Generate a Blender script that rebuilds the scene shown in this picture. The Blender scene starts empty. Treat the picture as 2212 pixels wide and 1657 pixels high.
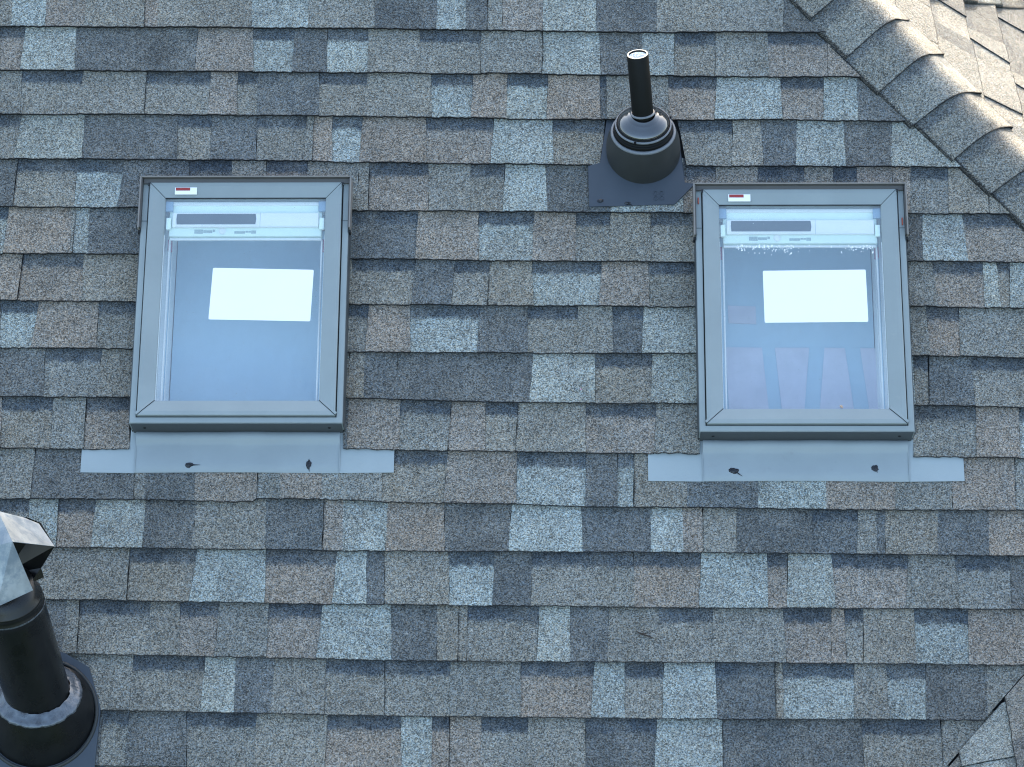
import bpy, bmesh, math, random
from mathutils import Vector, Matrix

R_ = math.radians
random.seed(7)
scene = bpy.context.scene
COL = scene.collection

# ------------------------------------------------------------------ frame of reference
PHI = R_(33.69)                       # 8:12 roof pitch
OZ = 4.2                              # height of the middle of the visible roof slope
c_, s_ = math.cos(PHI), math.sin(PHI)
O = Vector((0, 0, OZ))
X = Vector((1, 0, 0)); UP = Vector((0, c_, s_)); N = Vector((0, -s_, c_))

# ------------------------------------------------------------------ camera
TH, YAW, ROLL, DIST, FPX = R_(35.60774531), R_(-1.69348146), R_(-0.4155824), 7.65, 6000.0
F = Vector((math.sin(YAW) * math.cos(TH), math.cos(YAW) * math.cos(TH), -math.sin(TH)))
_r = Vector((math.cos(YAW), -math.sin(YAW), 0.0)); _u = _r.cross(F)
CR = _r * math.cos(ROLL) + _u * math.sin(ROLL)
CU = _u * math.cos(ROLL) - _r * math.sin(ROLL)
CAMPOS = O - DIST * F
cam_d = bpy.data.cameras.new('camera')
cam_d.sensor_width = 36.0; cam_d.lens = FPX / 2212.0 * 36.0
cam_d.clip_start = 0.1; cam_d.clip_end = 2000
cam = bpy.data.objects.new('camera', cam_d); COL.objects.link(cam)
m3 = Matrix((CR, CU, -F)).transposed().to_4x4(); m3.translation = CAMPOS
cam.matrix_world = m3
scene.camera = cam

# ------------------------------------------------------------------ sky, sun, exposure
SUN_DIR = Vector((0.11, 0.85, 0.21)).normalized()
SUN_EL = math.asin(SUN_DIR.z)
SUN_AZ = math.atan2(SUN_DIR.x, SUN_DIR.y)         # clockwise from +Y
world = bpy.data.worlds.new('World'); scene.world = world; world.use_nodes = True
wt = world.node_tree; wt.nodes.clear()
sky = wt.nodes.new('ShaderNodeTexSky'); sky.sky_type = 'NISHITA'; sky.sun_disc = False
sky.sun_elevation = SUN_EL; sky.sun_rotation = SUN_AZ
sky.air_density = 1.0; sky.dust_density = 4.5; sky.ozone_density = 1.0
bg = wt.nodes.new('ShaderNodeBackground'); bg.inputs['Strength'].default_value = 0.15
wo = wt.nodes.new('ShaderNodeOutputWorld')
wt.links.new(sky.outputs[0], bg.inputs['Color']); wt.links.new(bg.outputs[0], wo.inputs['Surface'])
sd = bpy.data.lights.new('sun', 'SUN'); sd.energy = 2.0; sd.angle = R_(0.5); sd.color = (1.0, 0.985, 0.965)
so = bpy.data.objects.new('sun', sd); COL.objects.link(so)
so.rotation_euler = SUN_DIR.to_track_quat('Z', 'Y').to_euler(); so.location = (20, 28, 15)
scene.view_settings.view_transform = 'Standard'; scene.view_settings.look = 'None'
scene.cycles.filter_width = 1.1
scene.view_settings.gamma = 1.0; scene.view_settings.exposure = 2.58

# ------------------------------------------------------------------ helpers
def ray(px, py):
    return (F + CR * ((px - 1106) / FPX) - CU * ((py - 828.5) / FPX))
def roofpt(px, py, h=0.0):
    """where the sight line through a photo pixel meets the roof slope -> (s, t)"""
    r = ray(px, py); p = CAMPOS - O
    k = (h - p.dot(N)) / r.dot(N); q = p + r * k
    return q.dot(X), q.dot(UP)
def W(s, t, h=0.0):
    return O + X * s + UP * t + N * h
def frame(o, x, y, n):
    m = Matrix((x, y, n)).transposed().to_4x4(); m.translation = o
    return m
ROOF = frame(O, X, UP, N)

def tag(o, label=None, cat=None, group=None, kind=None):
    if label: o['label'] = label
    if cat: o['category'] = cat
    if group: o['group'] = group
    if kind: o['kind'] = kind
    return o
def empty(name, mat):
    o = bpy.data.objects.new(name, None); COL.objects.link(o); o.matrix_world = mat
    o.empty_display_size = 0.05
    return o
def link(name, bm, mat, parent=None, smooth=False, normals=True):
    if normals: bmesh.ops.recalc_face_normals(bm, faces=bm.faces)
    me = bpy.data.meshes.new(name); bm.to_mesh(me); bm.free()
    for p in me.polygons: p.use_smooth = smooth
    me.materials.append(mat)
    o = bpy.data.objects.new(name, me); COL.objects.link(o)
    if parent: o.parent = parent
    return o

def bm_box(bm, x0, x1, y0, y1, z0, z1, M=None, bev=0.0):
    vs = [bm.verts.new((x, y, z)) for z in (z0, z1) for y in (y0, y1) for x in (x0, x1)]
    fs = [bm.faces.new([vs[i] for i in f]) for f in
          ((0, 2, 3, 1), (4, 5, 7, 6), (0, 1, 5, 4), (2, 6, 7, 3), (0, 4, 6, 2), (1, 3, 7, 5))]
    if bev:
        es = list({e for f in fs for e in f.edges})
        r = bmesh.ops.bevel(bm, geom=es, offset=bev, segments=2, affect='EDGES', profile=0.6)
        vs = list({v for f in bm.faces for v in f.verts if v in set(vs) or True}) if False else vs
    if M is not None:
        for v in vs:
            if v.is_valid: v.co = M @ v.co
def box(x0, x1, y0, y1, z0, z1, bev=0.0):
    bm = bmesh.new(); bm_box(bm, x0, x1, y0, y1, z0, z1, bev=bev); return bm
def bm_ring(bm, x0, x1, y0, y1, prof, close=False):
    loops = []
    for d, h in prof:
        loops.append([bm.verts.new(p) for p in ((x0 + d, y0 + d, h), (x1 - d, y0 + d, h), (x1 - d, y1 - d, h), (x0 + d, y1 - d, h))])
    n = len(loops)
    for i in range(n if close else n - 1):
        a, b = loops[i], loops[(i + 1) % n]
        for k in range(4):
            bm.faces.new((a[k], a[(k + 1) % 4], b[(k + 1) % 4], b[k]))
def bm_prism(bm, pts, z0, z1):
    """outline -> slab; z0/z1 numbers or functions of (x, y)"""
    f0 = z0 if callable(z0) else (lambda x, y: z0)
    f1 = z1 if callable(z1) else (lambda x, y: z1)
    a = [bm.verts.new((x, y, f0(x, y))) for x, y in pts]; b = [bm.verts.new((x, y, f1(x, y))) for x, y in pts]
    bm.faces.new(a[::-1]); bm.faces.new(b)
    n = len(pts)
    for i in range(n): bm.faces.new((a[i], a[(i + 1) % n], b[(i + 1) % n], b[i]))
def rounded(x0, x1, y0, y1, r, n=4):
    pts = []
    for cx, cy, a0 in ((x1 - r, y1 - r, 0), (x0 + r, y1 - r, 90), (x0 + r, y0 + r, 180), (x1 - r, y0 + r, 270)):
        for i in range(n + 1):
            a = R_(a0 + 90 * i / n); pts.append((cx + r * math.cos(a), cy + r * math.sin(a)))
    return pts
def bm_lathe(bm, prof, o, ax, seg=56, jig=None, cap=False):
    ax = ax.normalized(); e1 = ax.orthogonal().normalized(); e2 = ax.cross(e1)
    loops = []
    for i, (r, z) in enumerate(prof):
        lp = []
        for k in range(seg):
            a = 2 * math.pi * k / seg
            rr, zz = (r, z) if jig is None else jig(i, a, r, z)
            lp.append(bm.verts.new(o + ax * zz + (e1 * math.cos(a) + e2 * math.sin(a)) * rr))
        loops.append(lp)
    for i in range(len(loops) - 1):
        a, b = loops[i], loops[i + 1]
        for k in range(seg): bm.faces.new((a[k], a[(k + 1) % seg], b[(k + 1) % seg], b[k]))
    if cap: bm.faces.new(loops[-1])
    return loops
def bm_tube(bm, pts, rad, seg=6):
    loops = []
    for i, p in enumerate(pts):
        p = Vector(p); d = (Vector(pts[min(i + 1, len(pts) - 1)]) - Vector(pts[max(i - 1, 0)])).normalized()
        e1 = d.orthogonal().normalized(); e2 = d.cross(e1); r = rad[i] if isinstance(rad, (list, tuple)) else rad
        loops.append([bm.verts.new(p + (e1 * math.cos(2 * math.pi * k / seg) + e2 * math.sin(2 * math.pi * k / seg)) * r) for k in range(seg)])
    for a, b in zip(loops, loops[1:]):
        for k in range(seg): bm.faces.new((a[k], a[(k + 1) % seg], b[(k + 1) % seg], b[k]))
    bm.faces.new(loops[0][::-1]); bm.faces.new(loops[-1])

# ------------------------------------------------------------------ materials
def nodes(name):
    m = bpy.data.materials.new(name); m.use_nodes = True; nt = m.node_tree; nt.nodes.clear()
    out = nt.nodes.new('ShaderNodeOutputMaterial'); b = nt.nodes.new('ShaderNodeBsdfPrincipled')
    nt.links.new(b.outputs[0], out.inputs['Surface'])
    return m, nt, b
def nd(nt, t, **kw):
    n = nt.nodes.new(t)
    for k, v in kw.items():
        if k in ('operation', 'blend_type', 'data_type', 'feature', 'noise_dimensions', 'attribute_name', 'interpolation_type', 'clamp', 'use_clamp', 'clamp_result'):
            setattr(n, k, v)
        else: n.inputs[k].default_value = v
    return n
def mathn(nt, op, a, b=None, clamp=False):
    n = nt.nodes.new('ShaderNodeMath'); n.operation = op; n.use_clamp = clamp
    for i, v in enumerate((a, b)):
        if v is None: continue
        if isinstance(v, (int, float)): n.inputs[i].default_value = v
        else: nt.links.new(v, n.inputs[i])
    return n.outputs[0]
def maprange(nt, v, a, b, c, d, smooth=False):
    n = nt.nodes.new('ShaderNodeMapRange'); nt.links.new(v, n.inputs[0])
    if smooth: n.interpolation_type = 'SMOOTHSTEP'
    for i, x in enumerate((a, b, c, d)): n.inputs[1 + i].default_value = x
    return n.outputs[0]
def mixc(nt, fac, a, b, blend='MIX'):
    n = nt.nodes.new('ShaderNodeMix'); n.data_type = 'RGBA'; n.blend_type = blend; n.clamp_result = False
    for sock, v in ((n.inputs[0], fac), (n.inputs[6], a), (n.inputs[7], b)):
        if isinstance(v, (int, float)): sock.default_value = v
        elif isinstance(v, (tuple, list)): sock.default_value = (*v[:3], 1)
        else: nt.links.new(v, sock)
    return n.outputs[2]
def vscale(nt, col, f):
    n = nt.nodes.new('ShaderNodeVectorMath'); n.operation = 'SCALE'
    nt.links.new(col, n.inputs[0])
    if isinstance(f, (int, float)): n.inputs['Scale'].default_value = f
    else: nt.links.new(f, n.inputs['Scale'])
    return n.outputs[0]

def granule_material(name):
    m, nt, b = nodes(name); L = nt.links
    geo = nt.nodes.new('ShaderNodeNewGeometry'); pos = geo.outputs['Position']
    def at(n): 
        a = nt.nodes.new('ShaderNodeAttribute'); a.attribute_name = n; return a
    base = at('Col').outputs['Color']; band = at('band').outputs['Fac']; vf = at('vfrac').outputs['Fac']; edge = at('edge').outputs['Fac']
    def noise(scale, detail=2.0, rough=0.5):
        n = nd(nt, 'ShaderNodeTexNoise', Scale=scale, Detail=detail, Roughness=rough); L.new(pos, n.inputs['Vector']); return n.outputs['Fac']
    vor = nd(nt, 'ShaderNodeTexVoronoi', Scale=360.0); L.new(pos, vor.inputs['Vector'])
    sep = nt.nodes.new('ShaderNodeSeparateColor'); L.new(vor.outputs['Color'], sep.inputs[0])
    g1 = maprange(nt, sep.outputs[0], 0, 1, GR_LO, GR_HI)
    n2 = maprange(nt, noise(190, 2.5, 0.65), 0.3, 0.7, 0.74, 1.26)
    n3 = maprange(nt, noise(7, 3), 0.3, 0.7, 0.88, 1.12)
    n4 = maprange(nt, noise(38, 3), 0.3, 0.7, 0.90, 1.10)
    f = mathn(nt, 'MULTIPLY', mathn(nt, 'MULTIPLY', g1, n2), mathn(nt, 'MULTIPLY', n3, n4))
    speck = maprange(nt, sep.outputs[1], 0.95, 1.0, 0.0, 0.8)
    f = mathn(nt, 'ADD', f, speck)
    # the dark granules of the shadow band printed on the lower layer
    wob = mathn(nt, 'MULTIPLY', mathn(nt, 'SUBTRACT', noise(45, 3, 0.6), 0.5), 0.22)
    bm_ = maprange(nt, mathn(nt, 'ADD', vf, wob), 0.70, 0.80, 0.0, 0.92, True)
    bm_ = mathn(nt, 'MULTIPLY', bm_, band)
    col = mixc(nt, bm_, base, (0.058, 0.070, 0.082))
    col = mixc(nt, maprange(nt, noise(11, 3, 0.6), 0.42, 0.72, 0.0, 0.55), col, (0.170, 0.168, 0.154))
    scuff = mathn(nt, 'MULTIPLY', maprange(nt, noise(16, 5, 0.75), 0.66, 0.74, 0.0, 1.0), maprange(nt, noise(2.3, 2), 0.52, 0.62, 0.0, 0.5))
    col = mixc(nt, scuff, col, (0.40, 0.42, 0.41))
    # single granules of the neighbouring blend: brownish or blue grains
    warm = maprange(nt, sep.outputs[2], 0.0, 1.0, -1.0, 1.0)
    tint = nt.nodes.new('ShaderNodeCombineXYZ')
    L.new(maprange(nt, sep.outputs[2], 0, 1, 0.88, 1.14), tint.inputs[0]); tint.inputs[1].default_value = 1.0
    L.new(maprange(nt, sep.outputs[2], 0, 1, 1.13, 0.86), tint.inputs[2])
    col = mixc(nt, 1.0, col, tint.outputs[0], 'MULTIPLY')
    col = vscale(nt, col, f)
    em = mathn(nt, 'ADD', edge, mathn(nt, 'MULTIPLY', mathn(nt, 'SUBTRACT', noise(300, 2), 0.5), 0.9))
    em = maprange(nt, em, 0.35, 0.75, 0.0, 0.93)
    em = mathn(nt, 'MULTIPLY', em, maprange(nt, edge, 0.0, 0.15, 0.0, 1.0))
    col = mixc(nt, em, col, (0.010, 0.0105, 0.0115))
    L.new(col, b.inputs['Base Color']); b.inputs['Roughness'].default_value = 0.92
    b.inputs['Specular IOR Level'].default_value = 0.25
    bp = nd(nt, 'ShaderNodeBump', Strength=0.55, Distance=0.002); L.new(g1, bp.inputs['Height']); L.new(bp.outputs[0], b.inputs['Normal'])
    return m
GR_LO, GR_HI = 0.30, 1.70
M_SHINGLE = granule_material('granule_shingle')

def plain(name, col, rough=0.5, metal=0.0, spec=0.5, var=0.06, scale=9.0, bump=0.0, bscale=120.0, coat=0.0, stain=None):
    m, nt, b = nodes(name); L = nt.links
    geo = nt.nodes.new('ShaderNodeNewGeometry')
    n = nd(nt, 'ShaderNodeTexNoise', Scale=scale, Detail=5.0, Roughness=0.62); L.new(geo.outputs['Position'], n.inputs['Vector'])
    k = maprange(nt, n.outputs['Fac'], 0.3, 0.7, 1 - var, 1 + var)
    rgb = nt.nodes.new('ShaderNodeRGB'); rgb.outputs[0].default_value = (*col, 1)
    colr = vscale(nt, rgb.outputs[0], k)
    if stain:
        n3 = nd(nt, 'ShaderNodeTexNoise', Scale=stain[1], Detail=6.0, Roughness=0.7); L.new(geo.outputs['Position'], n3.inputs['Vector'])
        colr = mixc(nt, maprange(nt, n3.outputs['Fac'], stain[2], stain[2] + 0.14, 0, stain[3]), colr, stain[0])
    L.new(colr, b.inputs['Base Color'])
    L.new(maprange(nt, n.outputs['Fac'], 0.3, 0.7, max(rough - 0.07, 0.02), min(rough + 0.07, 1)), b.inputs['Roughness'])
    b.inputs['Metallic'].default_value = metal; b.inputs['Specular IOR Level'].default_value = spec
    b.inputs['Coat Weight'].default_value = coat
    if bump:
        n2 = nd(nt, 'ShaderNodeTexNoise', Scale=bscale, Detail=3.0); L.new(geo.outputs['Position'], n2.inputs['Vector'])
        bp = nd(nt, 'ShaderNodeBump', Strength=bump, Distance=0.004); L.new(n2.outputs['Fac'], bp.inputs['Height']); L.new(bp.outputs[0], b.inputs['Normal'])
    return m
M_CLAD = plain('grey_painted_cladding', (0.262, 0.296, 0.296), 0.45, 0.0, 0.5, 0.07, 5, stain=((0.36, 0.36, 0.34), 34, 0.60, 0.25))
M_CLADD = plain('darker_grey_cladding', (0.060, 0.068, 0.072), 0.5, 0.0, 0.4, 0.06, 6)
M_HOOD = plain('brown_grey_hood_metal', (0.21, 0.19, 0.17), 0.42, 0.0, 0.5, 0.08, 14)
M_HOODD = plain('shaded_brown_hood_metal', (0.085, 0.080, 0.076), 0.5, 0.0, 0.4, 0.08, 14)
M_FWING = plain('coated_flashing_lit', (0.318, 0.364, 0.374), 0.5, 0.0, 0.5, 0.06, 5, 0.06, 260)  # wings: same flashing, their brighter sky reflection put into the colour
M_APRON = plain('coated_flashing_shaded', (0.288, 0.326, 0.337), 0.5, 0.0, 0.5, 0.07, 5, 0.06, 260, stain=((0.22, 0.23, 0.23), 22, 0.60, 0.30))  # apron centre: its dimmer sky reflection put into the colour, plus stains
M_WHITE = plain('white_vinyl', (0.86, 0.87, 0.86), 0.5, 0, 0.4, 0.02)
M_PALE = plain('pale_mint_plastic', (0.84, 0.96, 0.88), 0.5, 0, 0.4, 0.02)
M_PANEL = plain('grey_mesh_panel', (0.12, 0.15, 0.17), 0.6, 0, 0.3, 0.05)
M_BRACK = plain('blue_grey_bracket', (0.28, 0.40, 0.52), 0.5, 0, 0.4, 0.05)
M_PINK = plain('faded_red_plastic', (0.42, 0.17, 0.22), 0.5, 0, 0.4, 0.05)
M_PAPER = plain('white_paper', (0.90, 0.90, 0.885), 0.75, 0, 0.2, 0.01)
M_RED = plain('red_print', (0.33, 0.05, 0.05), 0.6, 0, 0.3, 0.12, 300)
M_ORANGE = plain('orange_tag', (0.38, 0.08, 0.05), 0.6, 0, 0.3, 0.1)
M_BLACK = plain('black_rubber', (0.012, 0.013, 0.014), 0.5, 0, 0.4, 0.15, 40)
M_TAR = plain('black_sealant', (0.012, 0.014, 0.018), 0.25, 0, 0.5, 0.2, 60, 0.5, 300)
M_PRINT = plain('faint_grey_print', (0.40, 0.49, 0.49), 0.6, 0, 0.3, 0.2, 400)
M_SHAFT = plain('dark_interior', (0.030, 0.036, 0.048), 0.9, 0, 0.1, 0.1)
M_SKYTINT = plain('sky_reflection_blue', (0.46, 0.60, 0.70), 0.9, 0, 0.1, 0.03, 4)  # sky reflected in the panes, put into a surface colour
M_LILAC = plain('lilac_interior_board', (0.62, 0.61, 0.69), 0.9, 0, 0.1, 0.08)
M_BOOT = plain('matte_black_boot', (0.030, 0.032, 0.032), 0.5, 0, 0.4, 0.12, 12)
M_FLANGE = plain('slate_plastic_flange', (0.044, 0.055, 0.070), 0.42, 0, 0.5, 0.08, 12)
M_ABS = plain('black_pipe', (0.006, 0.0065, 0.0065), 0.5, 0, 0.15, 0.2, 30)
M_GLOSS = plain('glossy_black_collar', (0.02, 0.022, 0.026), 0.12, 0, 0.8, 0.1, 20, coat=0.6)
M_GLOSS.node_tree.nodes['Principled BSDF'].inputs['IOR'].default_value = 1.65
M_RINGL = plain('worn_grey_rim', (0.16, 0.17, 0.185), 0.4, 0, 0.5, 0.1, 40)
M_CUT = plain('pale_cut_pipe_end', (0.13, 0.125, 0.12), 0.6, 0, 0.3, 0.12, 60)
M_LITBORE = plain('lit_bore_white', (0.85, 0.86, 0.86), 0.35, 0, 0.6, 0.12, 40)  # white that paints the brightness inside the black pipe
M_GALV = plain('galvanised_steel', (0.36, 0.39, 0.41), 0.5, 0.45, 0.5, 0.22, 13, 0.05, 60, stain=((0.15, 0.20, 0.25), 11, 0.47, 0.7))
M_CAULK = plain('silver_caulk', (0.115, 0.128, 0.145), 0.3, 0.35, 0.6, 0.3, 50, 0.6, 45, stain=((0.03, 0.034, 0.042), 17, 0.55, 0.7))
M_FLUE = plain('black_flue_metal', (0.007, 0.0075, 0.008), 0.3, 0, 0.35, 0.3, 14)
M_WOOD = plain('pale_wood', (0.55, 0.38, 0.27), 0.8, 0, 0.2, 0.15, 200)
M_TWIG = plain('dark_twig', (0.045, 0.035, 0.03), 0.9, 0, 0.2, 0.2, 100)
M_WALL = plain('grey_siding', (0.35, 0.36, 0.36), 0.8, 0, 0.3, 0.06)
M_GROUND = plain('lawn', (0.055, 0.085, 0.030), 0.95, 0, 0.2, 0.3, 0.6)
M_DECK = plain('black_underlay', (0.016, 0.017, 0.018), 0.9, 0, 0.2, 0.2)

def glass_material():
    m = bpy.data.materials.new('coated_glass'); m.use_nodes = True; nt = m.node_tree; nt.nodes.clear(); L = nt.links
    out = nt.nodes.new('ShaderNodeOutputMaterial')
    gl = nt.nodes.new('ShaderNodeBsdfGlossy'); gl.inputs['Roughness'].default_value = 0.015; gl.inputs['Color'].default_value = (0.93, 0.97, 1.0, 1)
    tr = nt.nodes.new('ShaderNodeBsdfTransparent'); tr.inputs['Color'].default_value = (0.98, 0.99, 0.985, 1)
    df = nt.nodes.new('ShaderNodeBsdfDiffuse')
    df.inputs['Color'].default_value = (0.75, 0.78, 0.8, 1)
    geo = nt.nodes.new('ShaderNodeNewGeometry')
    n = nd(nt, 'ShaderNodeTexNoise', Scale=17.0, Detail=5.0, Roughness=0.7); L.new(geo.outputs['Position'], n.inputs['Vector'])
    v = nd(nt, 'ShaderNodeTexVoronoi', Scale=75.0); L.new(geo.outputs['Position'], v.inputs['Vector'])
    sp = maprange(nt, v.outputs['Distance'], 0.05, 0.10, 1.0, 0.0)
    dust = mathn(nt, 'MULTIPLY', sp, maprange(nt, n.outputs['Fac'], 0.53, 0.66, 0.0, 0.8))
    dust = mathn(nt, 'ADD', dust, maprange(nt, n.outputs['Fac'], 0.3, 0.8, 0.0, 0.03))
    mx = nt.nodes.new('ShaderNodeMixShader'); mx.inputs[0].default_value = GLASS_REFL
    L.new(tr.outputs[0], mx.inputs[1]); L.new(gl.outputs[0], mx.inputs[2])
    m2 = nt.nodes.new('ShaderNodeMixShader'); L.new(dust, m2.inputs[0]); L.new(mx.outputs[0], m2.inputs[1]); L.new(df.outputs[0], m2.inputs[2])
    L.new(m2.outputs[0], out.inputs['Surface'])
    return m
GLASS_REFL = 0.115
M_GLASS = glass_material()

# ------------------------------------------------------------------ ground and house shell
bm = bmesh.new()
vs = [bm.verts.new(p) for p in ((-600, -600, 0), (600, -600, 0), (600, 600, 0), (-600, 600, 0))]; bm.faces.new(vs)
tag(link('ground', bm, M_GROUND), kind='structure')

HIPC, VALC, TR = 1.975, 2.043, 1.37          # hip: x+y = HIPC ; valley: x-y = VALC ; ridge at t = TR
YR = TR * c_; RX = HIPC - YR; BACKC = RX - YR   # ridge y, ridge end x, back hip: x-y = BACKC
XW = (HIPC + VALC) / 2; YJ = (HIPC - VALC) / 2  # wing ridge x, where hip, valley and wing ridge meet
TE = -2.05                                     # eave
XLEFT = -3.6
house = empty('house', Matrix.Translation((0, 0, 0)))
tag(house, 'house roof of blue grey, charcoal and brown asphalt shingles with a hip and a valley', 'house')
zE = OZ + TE * s_
link('wall', box(XLEFT + 0.4, 2.0, TE * c_ + 0.45, 3.6, 0, zE - 0.05), M_WALL, house)

# ------------------------------------------------------------------ shingles
TONE = {  # real base colours of the granule blends
    'L': (0.252, 0.268, 0.245), 'M': (0.182, 0.178, 0.157), 'D': (0.104, 0.109, 0.107),
    'B': (0.213, 0.186, 0.156), 'G': (0.194, 0.184, 0.157)}
def tone(k, rnd):
    r, g, b = TONE[k]; f = 1 + rnd.uniform(-0.09, 0.09); w = rnd.uniform(-0.03, 0.03)
    return (r * f * (1 + w), g * f, b * f * (1 - w), 1)

class Shingles:
    """one slope's shingles: laminated tabs collected into one mesh with granule attributes"""
    def __init__(self, M): self.M = M; self.v = []; self.f = []; self.col = []; self.band = []; self.vf = []; self.edge = []
    def vert(self, s, t, h, c, bd, vf, ed):
        self.v.append((s, t, h)); self.col.append(c); self.band.append(bd); self.vf.append(vf); self.edge.append(ed); return len(self.v) - 1
    def tab(self, sTL, sBL, sTR, sBR, tb, tt, col, band, lift, wav, rnd, over=0.03, joint=False, hb=0.0135, step=0.010, hole=None):
        """tb, tt: functions of s giving the butt edge of this course and of the course above"""
        if joint: sTL += 0.0011; sBL += 0.0011
        wid = max(sTR - sTL, sBR - sBL)
        if wid < 0.004: return
        n = max(1, int(wid / step))
        fr = [0.0, 0.022, 0.05, 0.28, 0.52, 0.76, 0.99]
        rows = []
        jit = [rnd.uniform(-0.0022, 0.0016) for _ in range(n + 1)]
        lj = [rnd.uniform(-0.0012, 0.0012) for _ in fr]; rj = [rnd.uniform(-0.0012, 0.0012) for _ in fr]
        for j, v in enumerate(fr + [1.0 + over / 0.146]):
            vv = min(v, 1.0); row = []
            a = sBL + (sTL - sBL) * vv; b = sBR + (sTR - sBR) * vv
            if j < len(fr): a += lj[j]; b += rj[j]
            for i in range(n + 1):
                s = a + (b - a) * i / n
                t0, t1 = tb(s), tt(s)
                t = t0 + (t1 - t0) * v + (jit[i] * (1.0 if j == 0 else 0.6 if j == 1 else 0))
                h = (hb + wav(s)) * (1 - vv) + 0.0022 * vv + lift - (0.0012 if v > 1 else 0)
                ed = 1.0 if j == 0 else 0.34 if j == 1 else 0.0
                if joint and i == 0 : ed = max(ed, 0.62)
                row.append(self.vert(s, t, h, col, band, vv, ed))
            rows.append(row)
        for r0, r1 in zip(rows, rows[1:]):
            for i in range(n): self.f.append((r0[i], r0[i + 1], r1[i + 1], r1[i]))
        # butt edge: black cut asphalt, which also paints in the shadow line, slightly undercut
        low = []
        for i in range(n + 1):
            s, t, h = self.v[rows[0][i]]
            low.append(self.vert(s, t + 0.0025, max(h - 0.0105, 0.001), (0.02, 0.02, 0.022, 1), 0, 0, 1.0))
        up = [self.vert(*self.v[k], (0.02, 0.02, 0.022, 1), 0, 0, 1.0) for k in rows[0]]
        for i in range(n): self.f.append((low[i], low[i + 1], up[i + 1], up[i]))
        # side edges
        for idx, sg in ((0, 1), (n, -1)):
            A = [r[idx] for r in rows]; top = [self.vert(*self.v[k], col, 0, 0.5, 0.55) for k in A]
            bot = [self.vert(self.v[k][0], self.v[k][1], max(self.v[k][2] - 0.005, 0.0006), col, 0, 0.5, 0.8) for k in A]
            for i in range(len(A) - 1):
                q = (bot[i], top[i], top[i + 1], bot[i + 1]); self.f.append(q if sg < 0 else q[::-1])
    def build(self, name, parent, planes=()):
        me = bpy.data.meshes.new(name); me.from_pydata([tuple(self.M @ Vector(p)) for p in self.v], [], self.f)
        a = me.attributes.new('Col', 'FLOAT_COLOR', 'POINT')
        for i, c in enumerate(self.col): a.data[i].color = c
        for nm, dat in (('band', self.band), ('vfrac', self.vf), ('edge', self.edge)):
            a = me.attributes.new(nm, 'FLOAT', 'POINT'); a.data.foreach_set('value', dat)
        if planes:
            bm = bmesh.new(); bm.from_mesh(me)
            for co, no in planes:
                bmesh.ops.bisect_plane(bm, geom=bm.verts[:] + bm.edges[:] + bm.faces[:], plane_co=co, plane_no=no, clear_outer=True, dist=1e-6)
            bm.to_mesh(me); bm.free()
        me.materials.append(M_SHINGLE)
        o = bpy.data.objects.new(name, me); COL.objects.link(o); o.parent = parent
        return o

def waver(seed, amp=0.0035):
    r = random.Random(seed); ph = [(r.uniform(4, 22), r.uniform(0, 6.28), r.uniform(0.3, 1)) for _ in range(5)]
    tot = sum(p[2] for p in ph)
    return lambda s: amp * (0.4 + sum(a * math.sin(f * s + p) for f, p, a in ph) / tot)

# butt line of each course as it runs across the photo (photo pixels, 2212 wide)
BUTT = [[(0,59),(423,61),(720,63),(1058,67.7),(1295,71),(1469,71.8),(1740,71.6)],
[(0,152),(169,154.7),(423,156.4),(700,158),(1058,160.8),(1295,164),(1469,166),(1670,168),(1845,168)],
[(0,248),(338,248.8),(700,252),(1295,260.6),(1700,260.5),(1927,264)],
[(0,344.6),(203,346),(643,348.6),(754,352),(1295,358.8),(1670,360.6),(2032,363.5)],
[(0,448),(300,450),(796,457),(1094,458.8),(1481,461.6),(1962,462.8),(2195,464)],
[(0,549),(290,551),(760,559.6),(1130,566),(1495,567),(1975,566),(2212,568)],
[(0,650),(290,654),(760,658.4),(1130,662),(1481,664.4),(1970,663),(2212,668)],
[(0,752),(285,755),(760,762),(1495,766),(1972,770),(2212,775)],
[(0,858),(285,860),(760,862),(1130,871.8),(1499,874),(1980,877),(2212,882)],
[(0,969),(176,972.4),(743,971.5),(989,976),(1509,982.5),(2005,988.7),(2212,991)],
[(0,1079),(281,1080.7),(508,1085.8),(548,1085.5),(556,1078.5),(745,1081.7),(813,1086),(1094,1090),(1270,1096.5),(1490,1098),(1801,1102.8),(2208,1105)],
[(118,1184),(406,1187),(745,1191.4),(813,1192),(1446,1195),(1801,1197.5),(2038,1201)],
[(85,1295.7),(376,1301),(643,1305.8),(850,1308),(1507,1314.5),(1632,1316),(1971,1316)],
[(173,1414.4),(511,1421),(900,1429.6),(1620,1433.5),(1971,1436)],
[(240,1536),(579,1543),(850,1548),(1473,1555),(1949,1555.7)]]
# crop -> photo pixel transforms used when the tabs were read off
CROP = {'A': (.3385, 0), 'B': (.3385, 720), 'C': (.3515, 743), 'E': (.3385, 0), 'F': (.3385, 172.8), 'H': (.3385, 864), 'I': (.3385, 1463),
        'T': (.2364, 1428.5), 'S': (.292, 1670.4), 'K': (.2085, 0), 'Q': (.17381, 1923.8), 'Z': (.3125, 1520.6)}
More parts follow.
